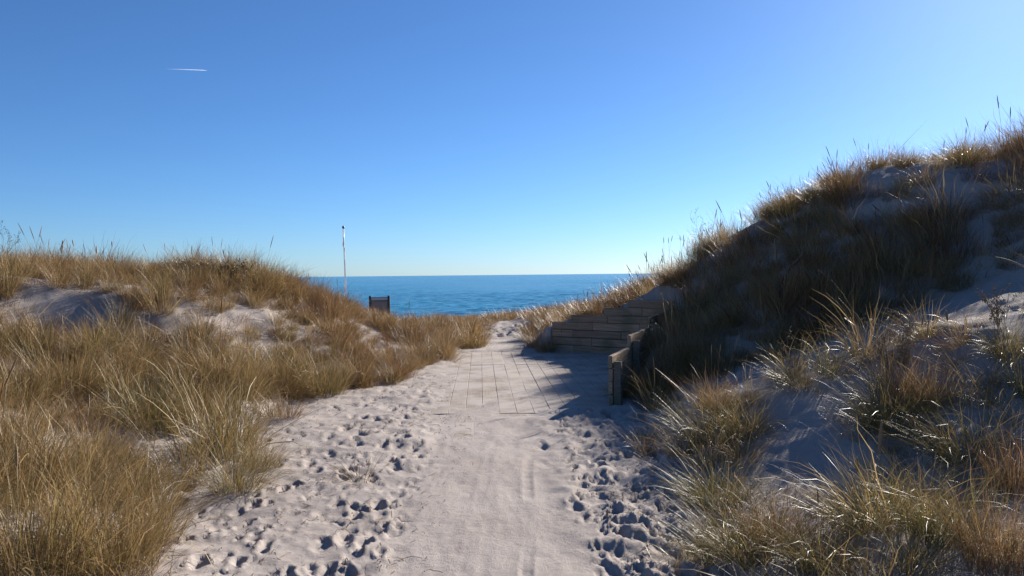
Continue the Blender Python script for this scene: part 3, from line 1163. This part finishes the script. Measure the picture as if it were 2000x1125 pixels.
def density(x, y, z):
    px, py = project(np.stack([x, y, z], -1))
    d = np.ones_like(x)
    for poly, v in BARE:
        d = np.where(inpoly(px, py, poly), np.minimum(d, v), d)
    le = np.interp(y, LE_Y, LE_X)
    re = np.interp(y, RE_Y, RE_X)
    e = 0.25 * fbm(x * 1.1, y * 1.1, 2, 121)
    inside = (x > le + e) & (x < re + e * 0.5) & (y < 25)
    d = np.where(inside, 0.0, d)
    rec = recess(x, y, 0.32) | recess(x, y + 0.25, 0.1)
    d = np.where(rec, 0.0, d)
    # a strip of bare sand behind the top of the back wall
    db = (x - BW0[0]) * BN[0] + (y - BW0[1]) * BN[1]
    sb = (x - BW0[0]) * BWD[0] + (y - BW0[1]) * BWD[1]
    d = np.where((db > -0.1) & (db < 0.45) & (sb > 1.7) & (sb < 2.9), 0.05, d)
    dn = (x - NW0[0]) * NN[0] + (y - NW0[1]) * NN[1]
    tn = (x - NW0[0]) * NWD[0] + (y - NW0[1]) * NWD[1]
    d = np.where((dn > -0.1) & (dn < 0.40) & (tn > -0.6) & (tn < 1.4), 0.0, d)
    d = np.where((dn > -0.1) & (dn < 0.38) & (tn >= 1.2) & (tn < 5.4), 0.0, d)
    return d, px, py


def normal_tilt(x, y, amt):
    e = 0.15
    zx = (terrain(x + e, y, False) - terrain(x - e, y, False)) / (2 * e)
    zy = (terrain(x, y + e, False) - terrain(x, y - e, False)) / (2 * e)
    return np.clip(zy, -1, 1) * amt, np.clip(-zx, -1, 1) * amt


def cover(name, label, kind, area, step, keep, tone, scale, tilt_amt=0.35, spin=math.pi, noise_seed=0, where=None, lean=(0, 0), floor=0.08, tvar=0.05):
    x, y = jitter_grid(*area, step)
    z = terrain(x, y, False)
    d, px, py = density(x, y, z)
    patch = 0.62 + 1.0 * fbm(x * 0.9, y * 0.9, 3, 140 + noise_seed)
    ok = rng.random(len(x)) < d * np.clip(patch, floor, 1) * keep
    seen = (px > -260) & (px < 2260) & (y > 1.6)
    ok &= seen
    if where is not None:
        ok &= where(x, y, px, py)
    x, y, z, px, py = x[ok], y[ok], z[ok], px[ok], py[ok]
    n = len(x)
    tx, ty = normal_tilt(x, y, -tilt_amt)
    tl = np.c_[-tx + lean[0] + rng.normal(0, .08, n), -ty + lean[1] + rng.normal(0, .08, n)]
    s = rng.uniform(*scale, n) * np.where((px > 680) & (px < 800) & (py < 730), 0.75, 1.0)
    s = s * (0.90 + 0.45 * fbm(x * 1.3, y * 1.3, 2, 160 + noise_seed))
    sc = np.c_[s * rng.uniform(.9, 1.25, n), s * rng.uniform(.9, 1.25, n), s]
    tn = tone(x, y, px, py) + rng.normal(0, tvar, n) + 0.10 * fbm(x * 0.9, y * 0.9, 2, 180)
    grass_stuff(name, label, kind, np.c_[x, y, z], rng.uniform(-spin, spin, n), tl, sc, tn)
    print(name, n)


is_left = lambda x, y, px, py: (x < np.interp(y, LE_Y, LE_X) + 0.3)
is_right = lambda x, y, px, py: (x > np.interp(y, RE_Y, RE_X) - 0.3)
# left dune: gold on the crest, rustier beside the path
tone_left = lambda x, y, px, py: np.where(px > 560, 0.64, 0.43) + 0.10 * sstep(10.5, 12, y) * (px < 560)
cover('dune_grass', 'golden marram grass covering the left hand dune', 'upright', (-13, -0.5, 2.0, 17.5), 0.20, 0.92, tone_left, (0.5, 1.05), lean=(0.0, 0.10), tvar=0.13, noise_seed=1, where=is_left)
cover('dune_grass', 'rusty gold grass on the path side of the left hand dune', 'upright', (-7, -0.8, 9.5, 17.5), 0.27, 0.9, lambda x, y, px, py: 0.64 + 0 * x, (0.45, 0.8), lean=(0.0, 0.10), tvar=0.1, noise_seed=12, where=lambda x, y, px, py: is_left(x, y, px, py) & (px > 540) & (px < 930), floor=0.8)
cover('dune_grass', 'thin short straw leaves on the open sand of the left slope', 'low', (-9, -1.2, 2.4, 13), 0.20, 0.8, lambda x, y, px, py: 0.55 + 0 * x, (0.6, 1.1), noise_seed=2, where=is_left, floor=0.45, tvar=0.12)
cover('dune_grass', 'flattened dead thatch lying between the left hand tussocks', 'thatch', (-12, -1.2, 2.2, 15), 0.33, 0.75, lambda x, y, px, py: 0.68 + 0 * x, (0.7, 1.2), tvar=0.12, noise_seed=8, where=is_left, floor=0.4)
# right dune
cover('dune_grass', 'flattened dead thatch lying on the right hand slope', 'thatch', (1.2, 12, 2.2, 15), 0.42, 0.55, lambda x, y, px, py: 0.66 + 0 * x, (0.6, 1.1), tvar=0.14, noise_seed=9, where=is_right, floor=0.3)
tone_r = lambda x, y, px, py: np.where(y > 9.4, 0.55, 0.36)
cover('dune_grass', 'dark rusty fine grass covering the right hand dune face', 'fine', (1.4, 13, 9.2, 17.5), 0.23, 1.0, lambda x, y, px, py: 0.68 + 0 * x, (0.7, 1.2), floor=0.55, tvar=0.13, lean=(0.0, -0.06), noise_seed=3, where=is_right)
cover('dune_grass', 'arching olive marram leaves scattered over the right hand dune', 'arching', (1.0, 13, 2.0, 16.5), 0.36, 0.6, tone_r, (0.4, 0.8), tvar=0.14, lean=(0.0, -0.25), noise_seed=4, where=is_right)
cover('dune_grass', 'long pale leaves arching out of the dark right hand dune face', 'arching', (1.6, 12, 9.4, 14.5), 0.50, 0.8, lambda x, y, px, py: 0.40 + 0 * x, (0.6, 1.0), tvar=0.14, lean=(0.0, -0.3), noise_seed=11, where=is_right, floor=0.4)
cover('dune_grass', 'short dry sprigs on the sand of the right hand slope', 'low', (1.0, 9, 2.4, 9.6), 0.21, 0.65, lambda x, y, px, py: 0.40 + 0 * x, (0.6, 1.1), noise_seed=5, where=is_right)
# seaward grass
cover('foredune_grass', 'far tan and rust grass closing the end of the path before the sea', 'far', (-22, 24, 16.0, 33.0), 0.40, 1.0, lambda x, y, px, py: 0.66 + 0.06 * np.sin(x), (0.7, 1.05), noise_seed=6)


# ------------------------------------------------------------------ single tussocks, stalks and herbs
HERO = {}
for i in range(3):
    HERO['upright', i] = tuft_mesh('tussock_upright', 620, 0.24, (0.42, 0.92), (0.05, 0.55), 0.5, 0.0042, seg=6, lean=(0.10, -0.04), seed=100 + i, flop=0.08)
    HERO['arching', i] = tuft_mesh('tussock_arching', 560, 0.22, (0.45, 1.0), (0.15, 1.0), 0.7, 0.0044, seg=6, lean=(-0.14, -0.05), seed=200 + i, flop=0.15)
    HERO['fine', i] = tuft_mesh('tussock_fine', 700, 0.22, (0.35, 0.85), (0.03, 0.4), 0.3, 0.0030, seg=5, lean=(-0.05, -0.03), seed=300 + i)


def head_mesh(seed, h, lean, L=0.17, r0=0.0085):
    """a marram seed spike on top of a bare stem, both as meshes"""
    r = random.Random(seed)
    a = r.uniform(0, 6.28)
    n = 9
    pts = [(lean[0] * h * (i / n) ** 1.6, lean[1] * h * (i / n) ** 1.6, -0.05 + (h + 0.05) * i / n) for i in range(n + 1)]
    bm = bmesh.new()
    tube_bm(bm, pts, [0.0022 - 0.0008 * i / n for i in range(n + 1)], 5)
    stem = bm_mesh('stem', bm, True)
    d = (Vector(pts[-1]) - Vector(pts[-2])).normalized()
    bm = bmesh.new()
    p0 = Vector(pts[-1])
    m = 14
    hp, hr = [], []
    for i in range(m + 1):
        u = i / m
        hp.append(tuple(p0 + d * L * u))
        hr.append(r0 * max(0.12, math.sin(math.pi * (0.08 + 0.88 * u)) ** 0.6) * (1 + 0.22 * (-1) ** i))
    tube_bm(bm, hp, hr, 7)
    return stem, bm_mesh('seed_head', bm, True)


M_HEAD = mat_plain('seed_head_straw', (0.20, 0.135, 0.07), 0.7, 0, 0.3, 60, 0.5)
M_STEM = mat_plain('dry_stem', (0.26, 0.19, 0.10), 0.6, 0, 0.25, 30)
M_TWIG = mat_plain('herb_twig', (0.13, 0.075, 0.045), 0.7, 0, 0.3, 30)

GRP = 'marram tussocks singled out on the dunes'
TUSS = [
    # px, py (root), kind, scale, tone, turn, label
    (60, 1115, 'upright', 1.05, 0.40, 0.2, 'broad golden grass tussock filling the bottom left corner'),
    (215, 1120, 'upright', 0.95, 0.44, -0.3, 'golden tussock at the bottom edge leaning right over the sand'),
    (20, 965, 'upright', 1.0, 0.42, 0.5, 'tall straw tussock at the left edge behind the corner tussock'),
    (150, 960, 'upright', 0.85, 0.50, 0.1, 'rusty straw tussock just above the bottom left tussocks'),
    (285, 1010, 'upright', 0.75, 0.48, 0.9, 'bent golden tuft spilling right onto the footprints'),
    (300, 842, 'upright', 0.95, 0.26, -0.2, 'greenish upright tussock in the middle of the left slope'),
    (395, 828, 'upright', 0.85, 0.46, 0.4, 'straw tussock touching the right side of the greenish one'),
    (462, 958, 'arching', 0.70, 0.28, 2.6, 'olive tuft alone at the left edge of the trodden sand'),
    (505, 915, 'upright', 0.55, 0.36, 1.2, 'small olive tuft just behind the lone tuft by the trodden sand'),
    (130, 775, 'upright', 1.05, 0.42, 0.3, 'tall slim tussock below the left scarp'),
    (35, 800, 'upright', 0.95, 0.44, -0.5, 'straw tussock cut by the left edge below the scarp'),
    (228, 770, 'upright', 0.75, 0.50, 0.8, 'low straw tussock between the slim one and the greenish one'),
    (470, 770, 'upright', 0.85, 0.42, 0.0, 'straw tussock left of the big clump beside the path'),
    (555, 765, 'upright', 0.95, 0.50, 0.6, 'brown gold tussock forming the left half of the pathside clump'),
    (630, 772, 'upright', 1.10, 0.34, -0.2, 'tall clump with green base where grass meets the path sand'),
    (700, 752, 'upright', 0.85, 0.58, 0.3, 'rust brown tussock on the right of the tall pathside clump'),
    (765, 728, 'upright', 0.78, 0.62, 0.7, 'rust brown tussock leaning towards the middle of the boardwalk'),
    (820, 705, 'upright', 0.95, 0.64, 0.1, 'small rusty tussock farther along the left path edge'),
    (868, 688, 'upright', 0.85, 0.60, 0.5, 'short tussock nearest the left side of the far boards'),
    (1385, 865, 'arching', 0.74, 0.22, 0.2, 'large spraying tussock with pale arched leaves right of the footprints'),
    (1455, 850, 'arching', 0.63, 0.30, 0.6, 'olive gold tussock on the hummock behind the large spraying one'),
    (1400, 985, 'arching', 0.70, 0.16, -0.2, 'green grey tussock hanging over the shaded footprints'),
    (1440, 1095, 'arching', 0.70, 0.17, 0.1, 'tussock at the bottom edge sending leaves left over the sand'),
    (1520, 1060, 'arching', 0.59, 0.82, 1.0, 'short olive tussock at the bottom right of the tussock edge'),
    (1735, 835, 'arching', 0.78, 0.18, 0.4, 'dark tussock with long glinting leaves in middle of right slope'),
    (1790, 800, 'fine', 0.74, 0.72, 0.3, 'reddish upright stems rising behind the dark glinting tussock'),
    (1690, 1030, 'arching', 0.67, 0.20, -0.5, 'tussock around the big seed head on the lower right'),
    (1600, 1110, 'arching', 0.55, 0.20, 0.8, 'curled leaf tuft at the bottom edge right of centre'),
    (1890, 900, 'arching', 0.74, 0.20, 0.0, 'dark olive tussock near the right edge'),
    (1985, 960, 'fine', 0.67, 0.74, 0.5, 'rusty stems along the right edge above the corner'),
    (1960, 1110, 'fine', 0.67, 0.78, -0.3, 'rust red stems filling the bottom right corner'),
    (1840, 1050, 'arching', 0.63, 0.15, 0.9, 'low tussock between the seed head tuft and the corner stems'),
    (1400, 800, 'fine', 0.63, 0.66, 0.2, 'brown thin stems standing above the spraying tussock'),
    (1290, 775, 'fine', 0.60, 0.60, 0.1, 'brown grass against the outer side of the nearer board wall'),
    (1312, 742, 'fine', 0.95, 0.66, 0.6, 'rust tussock behind the lit board of the nearer wall'),
    (1350, 715, 'fine', 1.05, 0.70, -0.2, 'dark rust tussock at the foot of the dune beside the wall'),
    (1300, 572, 'fine', 0.85, 0.70, 0.4, 'rust tussock above the right end of the far board wall'),
    (1332, 560, 'fine', 0.95, 0.74, 1.4, 'dark rust tussock on the dune edge right of the far wall top'),
    (1352, 590, 'fine', 0.90, 0.72, 2.2, 'brown tussock hanging over the corner where the board walls meet'),
    (1325, 600, 'arching', 0.75, 0.50, 0.3, 'pale arching tuft over the inner corner of the board walls'),
    (1050, 678, 'upright', 0.95, 0.60, 2.6, 'straw tussock leaning left beside the end of the far board wall'),
    (1066, 688, 'upright', 0.80, 0.52, 3.0, 'short straw tuft at the foot of the far board wall end'),
    (1038, 662, 'upright', 0.90, 0.66, 2.2, 'rust tussock at the right edge of the last boards'),
    (1215, 775, 'arching', 0.5, 0.30, 0.2, 'small dark green tuft at the end of the nearer wall'),
]
for k, (px, py, kind, sc, tone, rz, label) in enumerate(TUSS):
    p = hit(px, py)
    o = link('marram_tussock', HERO[kind, k % 3], None, None, tuple(p), (random.uniform(-.05, .05), random.uniform(-.05, .05), rz))
    o.scale = (sc, sc, sc * random.uniform(0.92, 1.05))
    o['tone'] = float(tone)
    tag(o, label, 'grass tussock', GRP)
    if px < 1850 and (kind == 'fine' or k % 3 == 0):
        for q in range(3 if kind == 'fine' else 1):
            h = random.uniform(0.75, 1.0) if kind == 'fine' else random.uniform(0.5, 0.68)
            st, hd = head_mesh(900 + k * 5 + q, h, (random.uniform(-.15, .2), random.uniform(-.15, .1)), random.uniform(0.10, 0.16), 0.0065)
            off = (random.uniform(-.12, .12), random.uniform(-.12, .12), 0)
            a = link('stem', st, M_STEM, o, off)
            link('seed_head', hd, M_HEAD, a)

for t_, off_, sc, tone, label in [
        (0.75, 0.26, 0.55, 0.62, 'brown grass spilling over the low front step of the nearer wall'),
        (1.95, 0.24, 0.62, 0.66, 'rust grass spilling over the middle step of the nearer wall'),
        (3.05, 0.26, 0.72, 0.70, 'dark rust grass over the highest visible step of the nearer wall')]:
    q = NW0 + NWD * t_ + NN * off_
    o = link('marram_tussock', HERO['fine', int(t_) % 3], None, None, (q[0], q[1], ground_at(q[0], q[1])), (0, -0.12, t_))
    o.scale = (sc, sc, sc)
    o['tone'] = tone
    tag(o, label, 'grass tussock', GRP)

# seed spikes that stand alone: head foot px, head top px, depth
STALKS = [
    ((122, 496), (125, 469), 12.6, 'tall dark upright seed stalk on the left skyline'),
    ((142, 480), (133, 471), 12.9, 'seed stalk tilted left, right of the tallest one on the skyline'),
    ((119, 492), (116, 482), 12.2, 'short seed stalk just left of the tallest one on the skyline'),
    ((218, 482), (215, 471), 12.6, 'thin seed stalk alone above the middle of the left skyline'),
    ((190, 495), (189, 480), 12.4, 'faint seed stalk among the pale tussock tops on the skyline'),
    ((438, 503), (430, 488), 12.4, 'seed stalk tilted left above the low green shrub'),
    ((492, 535), (488, 520), 13.0, 'seed stalk where the left skyline begins to fall'),
    ((541, 540), (536, 529), 13.2, 'left one of the paired seed stalks beside the sea horizon'),
    ((553, 541), (556, 526), 13.4, 'right one of the paired seed stalks beside the sea horizon'),
    ((1716, 978), (1720, 915), 4.6, 'thick pale seed head standing up on the lower right slope'),
    ((1674, 1075), (1675, 1045), 4.3, 'brown seed head below the thick pale one'),
    ((1852, 800), (1848, 780), 6.2, 'small seed head before the dark leaves at right'),
    ((1536, 560), (1556, 500), 11.0, 'tall pale seed spike in the middle of the right dune'),
    ((1516, 555), (1514, 505), 11.2, 'pale seed spike left of the tallest one on the right dune'),
    ((1845, 500), (1838, 470), 10.4, 'seed spike high on the right dune face'),
]
for k, (f, t, Y, label) in enumerate(STALKS):
    a, b = at(*f, Y), at(*t, Y)
    d = b - a
    gx, gy = a[0] - d[0] * 1.2, Y
    gz = ground_at(gx, gy)
    h = max(0.25, a[2] - gz)
    root = link('seed_stalk', None, loc=(gx, gy, gz))
    tag(root, label, 'seed stalk', 'marram seed stalks')
    L = float(np.linalg.norm(d))
    lean = ((a[0] - gx) / h, random.uniform(-.05, .05))
    st, hd = head_mesh(500 + k, h, lean, L, min(0.016, max(0.009, L * 0.055)))
    link('stem', st, M_STEM, root)
    link('seed_head', hd, M_HEAD, root)


def herb(px, py, h, seed, label, spread=0.35, n=7):
    """a dry branching herb: wiry stems and tiny seed pods"""
    r = random.Random(seed)
    p = hit(px, py)
    root = link('dry_herb', None, loc=tuple(p))
    tag(root, label, 'dry herb', 'dry branching herbs')
    pods = bmesh.new()

    def branch(bm, p, d, ln, rad, lev):
        pts = [p]
        q = p.copy()
        dd = d.copy()
        for i in range(4):
            dd = (dd + Vector((r.uniform(-.16, .16), r.uniform(-.16, .16), r.uniform(-.02, .12)))).normalized()
            q = q + dd * ln / 4
            pts.append(q.copy())
        tube_bm(bm, [tuple(v) for v in pts], [rad * (1 - 0.6 * i / 4) for i in range(5)], 4, False)
        if lev:
            for i in range(5):
                at_p = pts[r.randint(1, 4)]
                dv = (dd + Vector((r.uniform(-.9, .9), r.uniform(-.9, .9), r.uniform(-.1, .5)))).normalized()
                branch(bm, at_p, dv, ln * r.uniform(.25, .45), rad * .55, lev - 1)
        else:
            for i in range(4):
                c = pts[r.randint(2, 4)] + Vector((r.uniform(-1, 1), r.uniform(-1, 1), r.uniform(-1, 1))) * 0.012
                s_ = r.uniform(.003, .006)
                vs = [pods.verts.new(c + Vector(v) * s_) for v in ((1, 0, 0), (-1, 0, 0), (0, 1, 0), (0, -1, 0), (0, 0, 1.4), (0, 0, -1.4))]
                for f in ((0, 2, 4), (2, 1, 4), (1, 3, 4), (3, 0, 4), (2, 0, 5), (1, 2, 5), (3, 1, 5), (0, 3, 5)):
                    pods.faces.new([vs[j] for j in f])
    for i in range(n):
        bm = bmesh.new()
        d = Vector((r.uniform(-spread, spread), r.uniform(-spread, spread), 1)).normalized()
        branch(bm, Vector((r.uniform(-.03, .03), r.uniform(-.03, .03), -0.03)), d, h * r.uniform(.7, 1.1), 0.0026, 2)
        link('stem', bm_mesh('stem', bm), M_TWIG, root)
    o = link('seed_pods', bm_mesh('seed_pods', pods), M_HEAD, root)
    o['kind'] = 'stuff'


herb(1735, 745, 0.42, 1, 'reddish branching herb on the hummock ridge at right', n=8)
herb(1770, 735, 0.38, 2, 'second branching herb on the ridge, nearer the right edge', n=6)
herb(1548, 745, 0.36, 3, 'slender dark herb stem standing in the shaded gully', 0.12, 2)
herb(1950, 650, 0.35, 4, 'dark twiggy herb at the right edge by the lit sand', n=6)
herb(4, 560, 0.9, 6, 'tall wispy herb at the left edge of the skyline', 0.1, 2)
herb(1385, 500, 0.6, 8, 'wispy herb on the lower right dune skyline', 0.3, 4)

# dried bent spray lying on the footprints
p = hit(700, 935)
me = tuft_mesh('spray', 60, 0.10, (0.25, 0.5), (0.7, 1.3), 0.5, 0.004, seg=6, lean=(-0.3, 0), seed=77, flop=0.4)
o = link('dry_grass_spray', me, None, None, tuple(p), (0, 0, 0.3))
o['tone'] = 0.58
tag(o, 'small dried grass spray lying among the left footprints', 'grass tuft')


def shrub(px, py, Y, w, h, label, seed):
    r = np.random.default_rng(seed)
    b = at(px, py, Y)
    gz = ground_at(b[0], Y)
    root = link('low_shrub', None, loc=(b[0], Y, gz))
    tag(root, label, 'shrub')
    tw = bmesh.new()
    n = 2600
    cs = []
    for i in range(26):
        a = r.random() * 6.28
        q = Vector((math.cos(a) * w * r.uniform(.2, .95), math.sin(a) * 0.5 * r.uniform(.2, 1), h * r.uniform(.55, 1.0)))
        tube_bm(tw, [(q.x * .3, q.y * .3, -0.05), (q.x * .7, q.y * .7, q.z * .6), tuple(q)], [.008, .005, .002], 4, False)
        cs.append(np.array(q))
    link('twigs', bm_mesh('twigs', tw), M_TWIG, root)
    cs = np.array(cs)
    c = cs[r.integers(0, len(cs), n)] * r.uniform(.7, 1.03, (n, 1)) + r.normal(0, .05, (n, 3))
    a = r.normal(0, 1, (n, 3))
    a /= np.linalg.norm(a, axis=1)[:, None]
    bq = np.cross(a, r.normal(0, 1, (n, 3)))
    bq /= np.linalg.norm(bq, axis=1)[:, None]
    s1, s2 = r.uniform(.012, .024, (n, 1)), r.uniform(.006, .011, (n, 1))
    V = np.stack([c - a * s1, c + bq * s2, c + a * s1, c - bq * s2], 1).reshape(-1, 3)
    F = np.arange(4 * n).reshape(-1, 4)
    link('foliage', mesh_np('foliage', V, F), mat_plain('shrub_leaf', (0.055, 0.065, 0.022), 0.5, 0, 0.4, 9), root)


shrub(400, 550, 12.9, 0.8, 0.26, 'low dark green shrub on the left skyline among the straw grass', 5)


# loose straws and twigs on the sand
def litter():
    r = np.random.default_rng(55)
    pts = []
    while len(pts) < 1700:
        y = r.uniform(3.2, 12)
        le, re = np.interp(y, LE_Y, LE_X), np.interp(y, RE_Y, RE_X)
        x = r.uniform(le - 0.5, -0.45) if r.random() < 0.72 else r.uniform(0.45, re + 0.6)
        if 8.6 < y and x > -0.8:
            continue
        pts.append((x, y))
    P = np.array(pts)
    n = len(P)
    a = r.random(n) * 6.28
    ln = r.uniform(0.02, 0.15, n) * r.choice([0.4, 0.7, 1.0], n)
    seg = 4
    V, F, Cc = [], [], []
    w = r.uniform(0.0012, 0.0028, n)
    bend = r.normal(0, 0.9, n)
    xs, ys = P[:, 0].copy(), P[:, 1].copy()
    C3 = []
    for k in range(seg + 1):
        C3.append(np.stack([xs, ys, terrain(xs, ys, True) + 0.004 + 0.012 * r.random(n) * (k % 4 > 0)], -1))
        xs = xs + np.cos(a + bend * k / seg) * ln / seg
        ys = ys + np.sin(a + bend * k / seg) * ln / seg
    C3 = np.stack(C3, 1)
    sd = np.stack([-np.sin(a), np.cos(a), np.full(n, 0.3)], -1)[:, None, :] * w[:, None, None]
    V = np.stack([C3 - sd, C3 + sd], 2).reshape(-1, 3)
    base = np.arange(n)[:, None] * (seg + 1) * 2 + np.arange(seg)[None] * 2
    F = np.stack([base, base + 1, base + 3, base + 2], -1).reshape(-1, 4)
    me = mesh_np('straw_litter', V, F)
    ca = me.color_attributes.new('blade', 'FLOAT_COLOR', 'POINT')
    col = np.repeat(np.stack([r.random(n), r.random(n), r.random(n), np.ones(n)], -1), (seg + 1) * 2, 0)
    ca.data.foreach_set('color', col.astype(np.float32).ravel())
    o = link('straw_litter', me, M_GRASS)
    o['tone'] = 0.88
    tag(o, 'broken straws and twigs strewn over the trodden sand', 'litter', kind='stuff')


litter()
